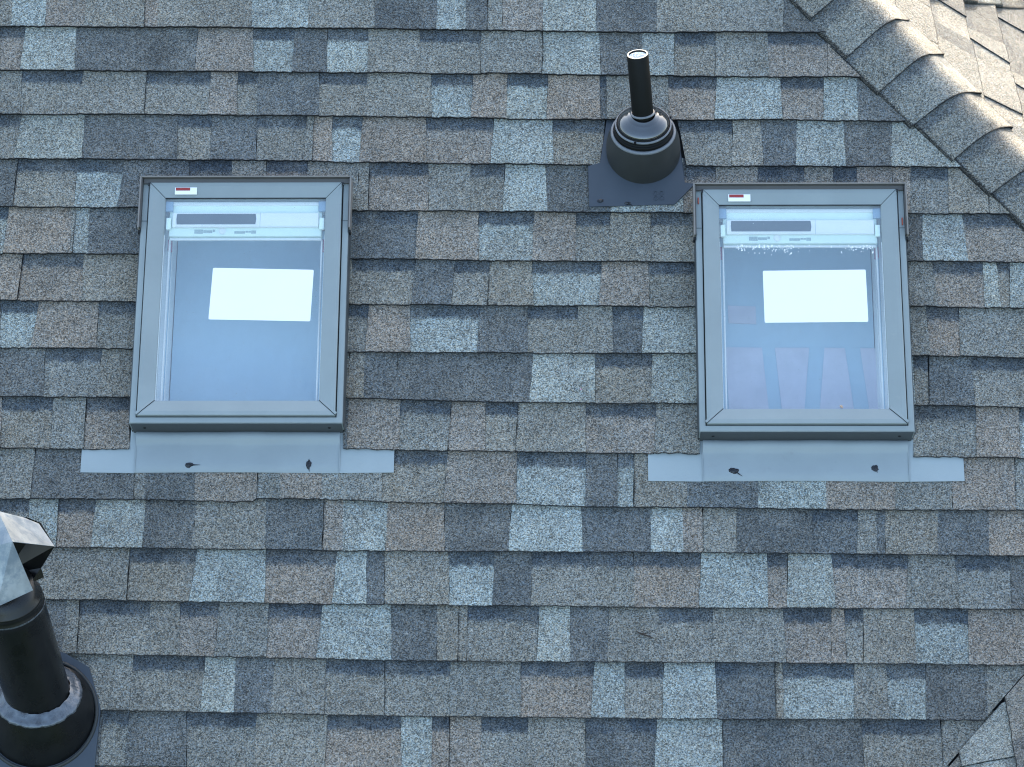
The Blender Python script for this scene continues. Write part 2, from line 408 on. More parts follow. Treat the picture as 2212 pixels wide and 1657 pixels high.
# every tab: crop, x of its left side at the top and at the butt, blend, '-' lower layer with dark band, '|' open joint on its left
TABS = ["""A 0 0 M;A 85 72 L;A 303 288 B;A 550 538 M;A 930 920 B|;A 1018 1008 M;A 1255 1250 G;A 1610 1605 L;A 1970 1965 M;B 265 262 D;B 665 655 L;B 848 846 D;B 985 978 M|;B 1080 1078 B;B 1340 1338 L;B 1677 1680 D;T -40 -45 M;T 545 545 M;T 1115 1115 D""",
"""A 0 0 B-;A 165 130 L;A 487 475 D;A 870 865 D;A 1265 1245 B;A 1615 1617 L-;A 1885 1862 D;A 2090 2083 L-;B 225 220 M;B 550 555 M-;B 945 940 M;B 1335 1330 L|;B 1700 1708 D;B 1970 1972 L;T 122 115 G-;T 498 490 M;T 968 990 B-;T 1520 1520 B""",
"""A 0 0 M;A 140 130 G-;A 535 490 M;A 935 920 G-|;A 1350 1325 B;A 1520 1510 M-;A 1650 1640 D;A 2040 2035 M-;B 220 190 M;B 625 630 L-;B 895 878 B;B 1110 1103 L-;B 1370 1360 B;B 1700 1705 D-;B 1745 1745 G;T 60 68 B-;T 510 485 L;T 1085 1112 B-;T 1488 1480 L;T 1785 1800 D""",
"""A 0 0 G-;A 140 90 L;A 540 525 D;A 930 920 D;A 1135 1130 M-;A 1355 1340 D;A 1640 1635 M-;A 1960 1930 M;A 2003 1990 B|;A 2120 2120 L-;B 188 165 B;B 590 595 B-;B 1025 1003 L;B 1398 1405 G-;B 1735 1700 X;T 150 230 M-;T 655 640 G;T 905 935 D;T 1238 1228 L;T 1665 1685 D;S 880 870 L""",
"""K 0 0 D;K 185 130 G-|;K 795 775 L-;K 1290 1220 D;A 1205 1205 D-;A 1480 1480 M;A 1700 1690 B-;A 1965 1960 M;B 165 150 G;C 155 148 B-|;C 520 520 M;C 780 772 G-;C 990 975 L;C 1240 1250 D;C 1500 1500 D;C 1640 1640 L;T 200 200 B-;T 500 500 M;T 880 880 D-;T 1305 1305 G;T 1570 1570 D-;T 1790 1790 B;S 1015 1010 M-;S 1295 1295 G;S 1590 1590 G|""",
"""K 0 0 L-;K 95 30 B;K 745 730 G;K 785 750 L|;K 930 910 D;C 0 0 D-;C 455 440 B;C 825 830 L-;C 1170 1155 B;C 1425 1425 M-;C 1640 1620 G;C 1885 1885 G-;Q 205 205 D;Q 390 400 L;Q 890 960 B-""",
"""K 0 0 B;K 235 180 B-|;K 870 850 G;C 50 50 G-;C 440 415 D;C 680 660 M-;C 895 880 G|;C 1155 1165 L-;C 1585 1565 B;C 1870 1875 G-;Q 215 230 M;Q 515 590 B-;Q 1145 1170 L;Q 1320 1365 G-;Q 1485 1475 L""",
"""K 0 0 L-;K 405 320 B;K 1025 1000 M-;C 40 40 M-;C 155 130 B;C 405 410 L-;C 840 815 D;C 1130 1130 G-;C 1440 1440 G;C 1650 1650 D-;C 1840 1830 L;Q 250 260 M;Q 445 490 B-;Q 850 860 M""",
"""K 0 0 D;K 470 450 M-;K 1060 1000 G;C 35 20 G;C 130 120 D;C 330 330 D;C 1165 1140 L;C 1545 1545 G-;C 1895 1885 L;Q 280 310 G-;Q 468 468 D|;Q 1000 1050 M-""",
"""K 0 0 B;K 20 10 G-;K 550 530 M;K 895 865 B-|;E 826 826 X;C -3 -3 D;C 30 20 B;C 345 340 M-;C 660 635 B|;C 870 868 G-;C 1070 1050 M|;C 1485 1485 B-;C 1920 1905 M;C 2186 2186 X;Q 275 285 M-;Q 1060 1065 B;Q 1600 1610 L-""",
"""E 0 0 M;E 225 195 D|;E 860 850 M|;E 935 925 D;E 1250 1240 B;E 1650 1635 M|;E 1790 1790 B;E 2060 2055 M;C 240 230 G-;C 640 610 B;C 1060 1060 L-;C 1490 1480 D;C 1680 1680 L-;C 1780 1780 G|;I 60 60 D;I 515 515 L;I 950 950 B;I 1390 1390 M;I 1755 1755 B;I 2150 2155 M|""",
"""E 0 0 G-;E 190 180 L;E 372 357 B-|;E 615 580 L;E 928 910 D;E 1260 1220 M;E 1695 1695 D;E 2065 2055 B|;E 2190 2185 L;C 270 255 B;C 615 620 D;C 1030 1010 L;C 1460 1465 D;C 1885 1885 L;C 2080 2085 B;I 160 160 M|;I 380 380 D;I 860 870 D-;I 1155 1145 M;I 1270 1270 D;I 1330 1325 G;I 1660 1660 D;I 1985 1990 B""",
"""E 0 0 M;E 470 400 M;E 825 808 G-|;E 1260 1205 L;E 1695 1690 B-;E 2150 2120 L;F 1830 1830 D;F 1940 1940 G|;H 310 315 L-;H 605 590 D;H 840 835 M-;H 1490 1500 B-;H 1920 1910 L;I 570 580 B-;I 705 700 L;I 985 1010 B-;I 1475 1460 M;I 1770 1800 M-;I 2125 2130 D""",
"""E 0 0 D;E 430 400 M;E 505 490 M-|;E 960 950 M;F 640 635 B-;F 890 860 M;F 1205 1190 B-;F 1550 1510 L;F 1985 1990 D;H 240 235 G;H 375 365 M|;H 430 425 M-;H 890 870 L;H 1085 1088 D;H 1335 1325 M;H 1650 1665 M-;H 2000 1985 M;Z 545 570 B-;Z 880 880 B;Z 970 985 M-;Z 1105 1100 G;Z 1450 1470 L-;Z 1830 1830 B""",
"""F -510 -510 M;F -100 -120 M;F 340 315 M-;F 800 770 L;F 995 985 D;F 1245 1215 M;F 1570 1560 G-;H -102 -100 G-|;H 320 320 M;H 770 770 B-;H 1240 1220 L;H 1435 1435 G-;H 1685 1675 L;Z 75 90 D-;Z 490 495 G|;Z 545 550 L-;Z 1040 1040 G;Z 1255 1285 L-;Z 1535 1535 D;Z 1955 1955 M""",
"""F -510 -510 D;F 150 110 M-;F 320 280 D;F 680 680 M-;F 1130 1100 M;F 1580 1560 B-;H 10 10 L;H 205 200 B-;H 315 310 B|;H 520 510 M-;H 820 800 M;H 1185 1185 D-;H 1640 1620 L;Z 125 130 D|;Z 590 590 D;Z 1090 1110 M-;Z 1635 1650 G|"""]

def interp(pts):
    pts = sorted(pts)
    def f(x):
        if x <= pts[0][0]: 
            return pts[0][1]
        for (a, b), (c, d) in zip(pts, pts[1:]):
            if x <= c: return b + (d - b) * (x - a) / (c - a)
        return pts[-1][1]
    return f
butt_px = [interp(b) for b in BUTT]
butt_t = [interp([roofpt(x, y, 0.010) for x, y in b]) for b in BUTT]
EXP = 0.1485
tmean = [sum(f(s) for s in (-1, -.5, 0, .5, 1)) / 5 for f in butt_t]
def row_t(k):
    if 0 <= k < 15: return butt_t[k]
    if k < 0: return lambda s: butt_t[0](s) - EXP * k
    return lambda s: butt_t[14](s) - EXP * (k - 14)

rnd = random.Random(11)
def random_row(s0, s1, rnd):
    out = []; s = s0; last = ''
    while s < s1:
        w = rnd.choice((0.06, 0.10, 0.13, 0.17, 0.21, 0.24)) * rnd.uniform(0.85, 1.15)
        k = rnd.choice('LLMMMDDBBBGG')
        if k == last: k = rnd.choice('LMDBG')
        last = k; out.append((s, k, rnd.random() < 0.42, rnd.uniform(-0.018, 0.018), rnd.random() < 0.12)); s += w
    return out
SKYL = [(-0.7454, -0.1548), (0.8010, -0.1618)]       # bottom middle of both skylights on the roof
SKY_ROT = [0.01095, 0.0110]
front = Shingles(ROOF)
def hole_split(k, L):
    """rows beside the skylights: cut the tabs where the openings are"""
    return L
def add_row(k, tabs):
    """tabs: (sTL, sBL, sTR, sBR, code, band, joint)"""
    tb, tt = row_t(k), row_t(k - 1); wav = waver(100 + k)
    for (a, b, c, d, code, band, joint) in tabs:
        if code == 'X': continue
        segs = [(a, b, c, d, tb, joint)]
        for (cx, cy) in SKYL:
            if k < 4 or k > 8: continue
            lo, hi = cx - 0.262, cx + 0.262; new = []
            for (a1, b1, c1, d1, tb1, j1) in segs:
                if max(c1, d1) <= lo or min(a1, b1) >= hi: new.append((a1, b1, c1, d1, tb1, j1)); continue
                if min(a1, b1) < lo: new.append((a1, b1, lo, lo, tb1, j1))
                if k == 4 or k == 8:     # rows that pass above or below the opening keep a strip
                    A, B_, C, D_ = (max(a1, lo), max(b1, lo), min(c1, hi), min(d1, hi))
                    if k == 4: new.append((A, B_, C, D_, (lambda s, q=cy + 0.69: q), j1))
                if max(c1, d1) > hi: new.append((hi, hi, c1, d1, tb1, False))
            segs = new
        for (a1, b1, c1, d1, tb1, j1) in segs:
            front.tab(a1, b1, c1, d1, tb1, tt, tone(code, rnd), 1.0 if band else 0.0,
                      (0.0 if band else 0.0026) + rnd.uniform(-0.0004, 0.0004), wav, rnd, joint=j1)
S_L, S_R = XLEFT, 3.2
for k in range(-3, 23):
    tabs = []
    if 0 <= k < 16:
        items = []
        for e in TABS[k].split(';'):
            cr, xt, xb, code = e.split(); sc, off = CROP[cr]
            xt, xb = float(xt) * sc + off, float(xb) * sc + off
            ytop = butt_px[k - 1](xt) if k else -35.0
            ybot = butt_px[k](xb) if k < 15 else 1678.0
            items.append((roofpt(xt, ytop, 0.006)[0], roofpt(xb, ybot, 0.010)[0], code))
        sl = min(items[0][0], items[0][1]); 
        pre = random_row(S_L, sl - 0.05, rnd)
        lst = [(s + dl, s - dl, kk, bd, jt) for s, kk, bd, dl, jt in pre]
        lst += [(a, b, c[0], '-' in c, '|' in c) for a, b, c in items]
        last = max(lst[-1][0], lst[-1][1])
        lst += [(s + dl, s - dl, kk, bd, jt) for s, kk, bd, dl, jt in random_row(max(last + 0.16, 1.45), S_R, rnd)]
    else:
        lst = [(s + dl, s - dl, kk, bd, jt) for s, kk, bd, dl, jt in random_row(S_L + rnd.uniform(0, .1), S_R, rnd)]
    for i, (a, b, code, band, jt) in enumerate(lst):
        c, d = (lst[i + 1][0], lst[i + 1][1]) if i + 1 < len(lst) else (a + .2, b + .2)
        tabs.append((a, b, c, d, code, band, jt))
    add_row(k, tabs)
dia = math.sqrt(0.5)
front.build('front_slope', house, [
    (Vector((HIPC - 0.12, 0, 0)), Vector((dia, dia, 0))),
    (Vector((VALC - 0.0025, 0, 0)), Vector((dia, -dia, 0))),
    (W(0, TR - 0.04), UP), (W(0, TE), -UP)])

# slope to the right of the hip and the left slope of the wing beyond the valley
def side_slope(name, M, seed, rows, s0, s1, planes, tones):
    sh = Shingles(M); r = random.Random(seed)
    for k in rows:
        tb = (lambda s, k=k: -EXP * k + 0.02); tt = (lambda s, k=k: -EXP * (k - 1) + 0.02); wav = waver(seed + k)
        lst = random_row(s0 + r.uniform(0, .2), s1, r)
        for i, (s, kk, bd, dl, jt) in enumerate(lst):
            e = lst[i + 1] if i + 1 < len(lst) else (s + .2, 0, 0, dl, 0)
            kk = r.choice(tones)
            sh.tab(s + dl, s - dl, e[0] + e[3], e[0] - e[3], tb, tt, tone(kk, r), 0.5 if bd else 0.0, 0.0 if bd else 0.004, wav, r, joint=jt, step=0.02)
    return sh.build(name, house, planes)
M_RIGHT = frame(Vector((HIPC, 0, OZ)), Vector((0, 1, 0)), Vector((-c_, 0, s_)), Vector((s_, 0, c_)))
TJ = YJ / c_
side_slope('side_slope', M_RIGHT, 21, range(-9, 2), -1.6, 3.4, [
    (Vector((HIPC + 0.05, 0, 0)), Vector((-dia, -dia, 0))), (Vector((BACKC + 0.05, 0, 0)), Vector((-dia, dia, 0)))], 'MDDM')
side_slope('side_slope', M_RIGHT, 22, range(2, 16), -3.4, 4.6, [
    (Vector((XW + 0.01, 0, 0)), Vector((-1, 0, 0))), (Vector((BACKC + 0.05, 0, 0)), Vector((-dia, dia, 0)))], 'MDDM')
M_WING = frame(Vector((VALC, 0, OZ)), Vector((0, -1, 0)), Vector((c_, 0, s_)), Vector((-s_, 0, c_)))
side_slope('wing_slope', M_WING, 23, range(-1, 15), -0.4, 3.4, [
    (Vector((VALC + 0.0025, 0, 0)), Vector((-dia, dia, 0))), (Vector((XW - 0.01, 0, 0)), Vector((1, 0, 0)))], 'LMMMDGB')

# boarding under the shingles, with the two openings cut out
bm = bmesh.new()
def deck_poly(M, pts):
    bm_prism(bm, pts, -0.02, 0.0)
def quad_w(pts, drop=0.0):
    bm.faces.new([bm.verts.new(p - Vector((0, 0, drop))) for p in pts])
cuts = [XLEFT]
for cx, cy in SKYL: cuts += [cx - 0.245, cx + 0.245]
segs = [(XLEFT, cuts[1], None), (cuts[1], cuts[2], SKYL[0][1]), (cuts[2], cuts[3], None), (cuts[3], cuts[4], SKYL[1][1])]
for x0, x1, cy in segs:
    for t0, t1 in ([(TE, TR)] if cy is None else [(TE, cy + 0.05), (cy + 0.68, TR)]):
        t1c = lambda x, t1=t1: min(t1, (HIPC - x) / c_)
        t0c = lambda x, t0=t0: max(t0, (x - VALC) / c_)
        n = 12
        for i in range(n):
            a, b = x0 + (x1 - x0) * i / n, x0 + (x1 - x0) * (i + 1) / n
            if t1c(a) - t0c(a) < .001 and t1c(b) - t0c(b) < .001: continue
            quad_w([W(a, min(t0c(a), t1c(a)), -.004), W(b, min(t0c(b), t1c(b)), -.004), W(b, t1c(b), -.004), W(a, t1c(a), -.004)])
x0 = cuts[4]
quad_w([W(x0, (x0 - VALC) / c_, -.004), W(XW, TJ, -.004), W(x0, min(TR, (HIPC - x0) / c_), -.004)])
zr = OZ + TR * s_; zj = OZ + TJ * s_
yE = TE * c_; xE = HIPC + 2.05 * c_
quad_w([Vector((RX, YR, zr)), Vector((XW, YJ, zj)), Vector((XW, -3.4, zj)), Vector((xE, -3.4, zE)), Vector((xE, 4.8, zE)), Vector((xE - BACKC * 0 , xE - BACKC, zE))], 0.008)
quad_w([Vector((XLEFT, YR, zr)), Vector((RX, YR, zr)), Vector((RX + 3.35, YR + 3.35, zr - 3.35 * .6667)), Vector((XLEFT, YR + 3.35, zr - 3.35 * .6667))], 0.008)
quad_w([Vector((XW, YJ, zj)), Vector((VALC + yE, yE, zE)), Vector((VALC + yE, -3.4, zE)), Vector((XW, -3.4, zj))], 0.008)
link('roof_deck', bm, M_DECK, house, normals=False)

# ridge and hip caps: bent tabs lapped one over the other
def cap_strip(A, d, mL, mR, n0, n1, exp, half0, tones, seed, name='hip_cap', halves=None):
    """A: point on the ridge line, d: down along it, mL / mR: down either slope"""
    r = random.Random(seed); bis = -(mL + mR).normalized(); rad = 0.062
    for k in range(n0, n1):
        sh = Shingles(Matrix.Identity(4)); col = tone(r.choice(tones), r); nn = 22
        kk = k * exp + r.uniform(-0.004, 0.004); sk = r.uniform(-0.008, 0.008); half = half0 if halves is None else halves[min(k + 1, len(halves) - 1)]
        rows = []
        for j, (v, ed) in enumerate(((0, 1.0), (0.03, 0.3), (0.1, 0), (0.35, 0), (0.65, 0), (1.0, 0), (1.35, 0))):
            row = []
            for i in range(nn + 1):
                w = -half + 2 * half * i / nn
                fl = (-w + math.sqrt(w * w + rad * rad)) / 2; fr = (w + math.sqrt(w * w + rad * rad)) / 2
                lift = 0.018 + 0.0065 * (1 - min(v, 1)) + (0.003 * math.sin(w * 30 + k) if v < .1 else 0) - max(0, abs(w) - half * .25) * 0.20
                p = A + d * (kk + exp * (1 - v) + sk * w / half + (r.uniform(-.001, .001) if j == 0 else 0)) + mL * fl + mR * fr + bis * (lift + rad * 0.42)
                e2 = max(ed, 0.8 if i in (0, nn) else 0)
                row.append(sh.vert(*p, col, 0.75, 0.35 + v * 0.52, e2))
            rows.append(row)
        for r0, r1 in zip(rows, rows[1:]):
            for i in range(nn): sh.f.append((r0[i], r0[i + 1], r1[i + 1], r1[i]))
        bk = (0.02, 0.02, 0.022, 1)
        up = [sh.vert(*sh.v[q], bk, 0, 0, 1) for q in rows[0]]
        lo = [sh.vert(*(Vector(sh.v[q]) - bis * 0.009 - d * 0.002), bk, 0, 0, 1) for q in rows[0]]
        for i in range(nn): sh.f.append((lo[i], lo[i + 1], up[i + 1], up[i]))
        for idx in (0, nn):
            a = [sh.vert(*sh.v[q[idx]], col, 0, 0, .6) for q in rows]; b = [sh.vert(*(Vector(sh.v[q[idx]]) - bis * 0.014), col, 0, 0, .8) for q in rows]
            for i in range(len(a) - 1): sh.f.append((a[i], a[i + 1], b[i + 1], b[i]))
        o = sh.build(name, house)
        for p in o.data.polygons: p.use_smooth = True
rend = Vector((RX, YR, zr))
dh = Vector((1, -1, -0.66667)).normalized()
mL = (UP * -1 - dh * dh.dot(-UP)).normalized()
rd = Vector((c_, 0, -s_)); mR = (rd - dh * dh.dot(rd)).normalized()
cap_strip(rend + dh * .043, dh, mL, mR, -1, 12, 0.149, 0.165, 'MMMG', 5, halves=[.160, .160, .163, .167, .162, .148, .136, .128, .124])
db = Vector((1, 1, -0.66667)).normalized(); bd_ = Vector((0, c_, -s_))
mR2 = (rd - db * db.dot(rd)).normalized(); mB2 = (bd_ - db * db.dot(bd_)).normalized()
cap_strip(rend, db, mR2, mB2, 0, 9, 0.149, 0.165, 'LMG', 6)
cap_strip(rend + Vector((0.02, 0, 0.004)), Vector((-1, 0, 0)), -UP, bd_, 0, 30, 0.149, 0.13, 'MMDG', 8, 'ridge_cap')
cap_strip(Vector((XW, YJ + .08, zj + .006)), Vector((0, -1, 0)), rd, Vector((-c_, 0, -s_)), 0, 20, 0.149, 0.15, 'MMG', 9, 'ridge_cap')

# ------------------------------------------------------------------ skylight
SW, SH, FT = 0.290, 0.727, 0.085       # half width, length, height of the frame
def blob(cx, cy, cz, rx, ry, rz, seed, tail=None):
    bm = bmesh.new(); r = random.Random(seed)
    bmesh.ops.create_icosphere(bm, subdivisions=2, radius=1)
    for v in bm.verts:
        k = 1 + r.uniform(-.28, .28); v.co = Vector((cx + v.co.x * rx * k, cy + v.co.y * ry * k, cz + max(v.co.z, -0.2) * rz * k))
    if tail: bm_tube(bm, [(cx, cy, cz + .001), (cx + tail[0] * .5, cy + tail[1] * .5, cz + .001), (cx + tail[0], cy + tail[1], cz + .0008)], [.003, .0016, .0005], 5)
    return bm
def make_skylight():
    M = ROOF @ Matrix.Translation((SKYL[0][0], SKYL[0][1], 0)) @ Matrix.Rotation(SKY_ROT[0], 4, 'Z')
    root = empty('skylight', M)
    bm = bmesh.new()
    bm_ring(bm, -SW, SW, 0, SH, [(0.004, 0.0), (0.004, 0.030), (0, 0.031), (0, FT - .002), (0.002, FT), (0.0162, FT), (0.0172, FT - .003), (0.0172, 0.05), (0.03, 0.05), (0.03, 0.0)])
    frame_o = link('frame', bm, M_CLAD, root)
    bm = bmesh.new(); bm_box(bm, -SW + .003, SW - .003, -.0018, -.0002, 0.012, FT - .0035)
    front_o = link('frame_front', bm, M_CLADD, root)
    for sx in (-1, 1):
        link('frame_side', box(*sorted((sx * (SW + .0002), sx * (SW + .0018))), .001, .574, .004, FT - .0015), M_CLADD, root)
    bm = bmesh.new(); bm_ring(bm, -SW + .0172, SW - .0172, .0172, SH - .0172, [(.0002, .062), (.0028, .062)]); link('sash_seal', bm, M_BLACK, root)
    for x in (-.252, .252):
        bm = bmesh.new(); bm_lathe(bm, [(.0042, 0), (.0042, .0015), (.0025, .0022), (.0012, .001)], Vector((x, -.0019, .052)), Vector((0, -1, 0)), 12, cap=True)
        link('screw', bm, M_BLACK, front_o)
    # sash: mitred sloping profile round the pane
    bm = bmesh.new()
    a = .0200
    bm_ring(bm, -SW + a, SW - a, a, SH - a + .0075, [(0, .06), (0, .0915), (.0015, .093), (.0125, .0925), (.0445, .0845), (.0455, .0825), (.0455, .055), (.02, .055)])
    sash = link('sash', bm, M_CLAD, root)
    for sx, sy in ((-1, 0), (1, 0), (-1, 1), (1, 1)):     # lapped corner seams
        bm = bmesh.new()
        x0, y0 = sx * (SW - a - .001), (a + .001) if not sy else SH - a + .0065
        x1, y1 = sx * (SW - a - .046), (a + .046) if not sy else SH - a - .0385
        d = Vector((x1 - x0, y1 - y0)).normalized(); n = Vector((-d.y, d.x)) * (-sx if not sy else sx)
        def strip(o0, o1, lift, name, mat):
            bm = bmesh.new()
            q = []
            for px, py, h in ((x0, y0, .0935), (x0 + (x1 - x0) * .27, y0 + (y1 - y0) * .27, .0928), (x1, y1, .0847)):
                for o in (o0, o1): q.append((px + n.x * o, py + n.y * o, h + lift))
            vt = [bm.verts.new(p) for p in q]; vb = [bm.verts.new((p[0], p[1], p[2] - .004)) for p in q]
            for i in (0, 2):
                bm.faces.new((vt[i], vt[i + 1], vt[i + 3], vt[i + 2])); bm.faces.new((vb[i], vb[i + 2], vb[i + 3], vb[i + 1]))
                bm.faces.new((vt[i], vt[i + 2], vb[i + 2], vb[i])); bm.faces.new((vt[i + 1], vb[i + 1], vb[i + 3], vt[i + 3]))
            bm.faces.new((vt[0], vb[0], vb[1], vt[1])); bm.faces.new((vt[4], vt[5], vb[5], vb[4]))
            link(name, bm, mat, sash)
        strip(.0012, .0085, .0012, 'corner_seam', M_CLAD)
        strip(-.0006, .0010, .0002, 'corner_gap', M_BLACK)
    g = .0645
    gx, gy0, gy1 = SW - g + .0005, g - .0005, SH - g + .0080
    pane = link('glass_pane', box(-gx + .001, gx - .001, gy0 + .001, gy1 - .001, .0795, .0815), M_GLASS, root)
    bm = bmesh.new(); bm_box(bm, -gx + .001, gx - .001, gy1 - .0024, gy1, .0817, .0850)
    link('gasket', bm, M_BLACK, root)
    # inner lining of the opening
    bm = bmesh.new()
    dx = gx + .004
    bm_ring(bm, -dx, dx, gy0 - .012, gy1 + .006, [(0, .054), (0, -.05)])
    link('inner_frame', bm, M_WHITE, root)
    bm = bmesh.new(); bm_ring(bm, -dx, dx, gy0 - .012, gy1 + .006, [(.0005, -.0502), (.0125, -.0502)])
    link('inner_ledge', bm, M_SKYTINT, root)
    bm = bmesh.new(); bm_ring(bm, -dx, dx, gy0 - .012, gy1 + .006, [(.0100, -.0495), (.0100, -.0485), (.0125, -.0485), (.0125, -.125)])
    link('inner_lining', bm, M_WHITE, root)
    link('sky_tint_panel', box(-.215, .215, gy0 - .004, .66, -.125, -.123), M_SKYTINT, root)  # added panel: its blue stands in for sky mirrored in the pane
    for sx in (-1, 1):
        link('glazing_bead', box(*sorted((sx * (gx - .0028), sx * (gx + .001))), gy0 + .002, .560, .068, .0788), M_WHITE, root)
        link('glazing_bead', box(*sorted((sx * (gx - .0150), sx * (gx - .0110))), gy0 - .004, .560, .030, .045), M_WHITE, root)
    # operator housing under the top of the pane
    head = link('operator_housing', box(-gx + .012, gx - .012, .563, gy1 - .002, .036, .064, .003), M_PALE, root)
    link('housing_lip', box(-gx + .014, gx - .014, .5545, .5600, .048, .056, .001), M_WHITE, head)
    link('housing_strip', box(-gx + .014, gx - .014, .654, gy1 - .007, .0642, .070, .002), M_WHITE, head)
    bar = link('control_bar', box(-.204, .2055, .5855, .6285, .0642, .0765, .004), M_WHITE, head)
    bm = bmesh.new(); bm_prism(bm, [(-.191, .593), (.029, .593), (.031, .6085), (.029, .6245), (-.191, .6245), (-.1925, .6085)], .0767, .0774)
    link('vent_panel', bm, M_PANEL, bar)
    link('bar_joint', box(.0415, .0425, .5857, .6283, .0766, .0770), M_PRINT, bar)
    for grp in (((-.142, -.118, .583, .595), (-.117, -.092, .585, .593), (-.091, -.084, .588, .595)), ((-.03, .0, .583, .590), (.001, .008, .586, .591), (.009, .016, .586, .591), (.017, .030, .583, .592))):
        bm = bmesh.new()
        for x0, x1, y0, y1 in grp: bm_box(bm, x0, x1, y0 - .013, y1 - .013, .0642, .0650)
        link('lettering', bm, M_PRINT, head)
    bm = bmesh.new(); bm_lathe(bm, [(.010, 0), (.010, .002), (.007, .004)], Vector((-.064, .5775, .0642)), Vector((0, 0, 1)), 20, cap=True)
    link('knob', bm, M_WHITE, head)
    for sx in (-1, 1):
        x0, x1 = sorted((sx * (gx - .001), sx * (gx - .0225)))
        link('bracket', box(x0, x1, .634, .664, .066, .075, .002), M_BRACK, head)
        link('bracket_hook', box(x0 + .004, x1 - .004, .578, .613, .068, .077, .002), M_PALE, head)
        x0, x1 = sorted((sx * (gx - .004), sx * (gx - .015)))
        link('catch', box(x0, x1, .540, .572, .0, .02, .002), M_PINK, root)
    # cover over the top and its two down-turned legs
    bm = bmesh.new()
    prof = [(SH + .0020, .055), (SH + .0020, .1045), (SH + .0010, .1060), (SH - .0020, .1060), (SH - .0026, .1050)]
    rows = [[bm.verts.new((x, y, h)) for x in (-SW - .003, SW + .003)] for y, h in prof]
    for a_, b_ in zip(rows, rows[1:]): bm.faces.new((a_[0], a_[1], b_[1], b_[0]))
    for sx in (-1, 1):
        x0, x1 = sorted((sx * (SW + .0022), sx * (SW + .0062)))
        bm_box(bm, x0, x1, .571, SH + .0020, .050, .1060)
    cover = link('top_cover', bm, M_HOOD, root)
    bm = bmesh.new()
    rows = [[bm.verts.new((x, y, h)) for x in (-SW + .002, SW - .002)] for y, h in ((SH - .0028, .1048), (SH - .0034, .0945), (SH - .0150, .0915), (SH - .0160, .086))]
    for a_, b_ in zip(rows, rows[1:]): bm.faces.new((a_[0], a_[1], b_[1], b_[0]))
    link('cover_face', bm, M_HOODD, cover)
    for sx in (-1, 1):
        link('cover_face', box(*sorted((sx * (SW - .0008), sx * (SW + .0020))), .574, SH - .004, .0855, .1035), M_HOODD, cover)
    for sx in (-1, 1):
        x0, x1 = sorted((sx * (SW + .0005), sx * (SW + .0070)))
        link('cover_tip', box(x0, x1, .5635, .5708, .066, .088), M_BLACK, root)
        x0, x1 = sorted((sx * (SW - .018), sx * (SW - .0015)))
        link('side_joint', box(x0, x1, .5985, .6000, FT + .0002, FT + .0009), M_CLADD, root)
        bm = bmesh.new(); bm_box(bm, *sorted((sx * (SW - .0215), sx * (SW - .0165))), SH - .0240, SH - .0155, .0935, .0968)
        link('corner_plug', bm, M_BLACK, root)
    # rating sticker on the top rail
    st = link('rating_sticker', box(-.1985, -.137, .6780, .6985, .0885, .0930), M_PAPER, sash)
    bm = bmesh.new(); bm_box(bm, -.196, -.156, .6888, .6975, .0932, .0937); link('red_band', bm, M_RED, st)
    # apron flashing
    bm = bmesh.new()
    nx = 30
    prof = [(-.118, .0128), (-.117, .0142), (-.09, .0140), (-.06, .0140), (-.042, .0145), (-.034, .0165), (-.026, .0225), (-.018, .0262), (-.011, .0255), (-.004, .022), (.002, .014)]
    rows = []
    for y, h in prof:
        row = []
        for i in range(nx + 1):
            x = -.2785 + .557 * i / nx
            wob = (.0016 * math.sin(x * 17 + 1) + .001 * math.sin(x * 41)) * (1 if y > -.04 else .2)
            row.append(bm.verts.new((x, y + (.0012 * math.sin(x * 8 + 2) if y < -.1 else 0), h + wob)))
        rows.append(row)
    for r0, r1 in zip(rows, rows[1:]):
        for i in range(nx): bm.faces.new((r0[i], r0[i + 1], r1[i + 1], r1[i]))
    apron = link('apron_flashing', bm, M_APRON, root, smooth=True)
    for sx in (-1, 1):
        bm = bmesh.new()
        pts = [(sx * .2765, -.1185), (sx * .4275, -.1165), (sx * .4275, -.030), (sx * .296, -.030), (sx * .296, .012), (sx * .2765, .012)]
        if sx < 0: pts = pts[::-1]
        bm_prism(bm, pts, lambda x, y: .0098 - .02 * (y + .118), lambda x, y: (.0132 if abs(x) < .30 else .0128) - .022 * (y + .118))
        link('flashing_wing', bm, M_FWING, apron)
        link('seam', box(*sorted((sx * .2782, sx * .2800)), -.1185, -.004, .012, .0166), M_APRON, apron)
    return root
sky1 = make_skylight()
def copy_tree(o, parent=None):
    c = o.copy(); COL.objects.link(c)
    if parent: c.parent = parent
    for ch in list(o.children): copy_tree(ch, c)
    return c
sky2 = copy_tree(sky1)
sky2.matrix_world = ROOF @ Matrix.Translation((SKYL[1][0], SKYL[1][1], 0)) @ Matrix.Rotation(SKY_ROT[1], 4, 'Z')
tag(sky1, 'grey framed skylight left of the plain shingles, clear dark pane with slightly crooked white sheet', 'skylight', 'skylights set in the shingled roof')
tag(sky2, 'grey framed skylight beside the small black vent boot, interior boards showing behind its pane', 'skylight', 'skylights set in the shingled roof')
def add_part(root, name, bm, mat, parent=None, **kw):
    return link(name, bm, mat, parent or root, **kw)
def child(root, name): return next(c for c in root.children if c.name.split('.')[0] == name)
def quad_sheet(p, z0, z1, r=.004):
    pts = []
    n = len(p)
    for i in range(n):
        c = Vector(p[i]); a = (Vector(p[i - 1]) - c).normalized(); b = (Vector(p[(i + 1) % n]) - c).normalized()
        for k in range(4):
            f = k / 3; q = c + a * r * (1 - f) ** 2 + b * r * f ** 2; pts.append((q.x, q.y))
    bm = bmesh.new(); bm_prism(bm, pts, z0, z1); return bm
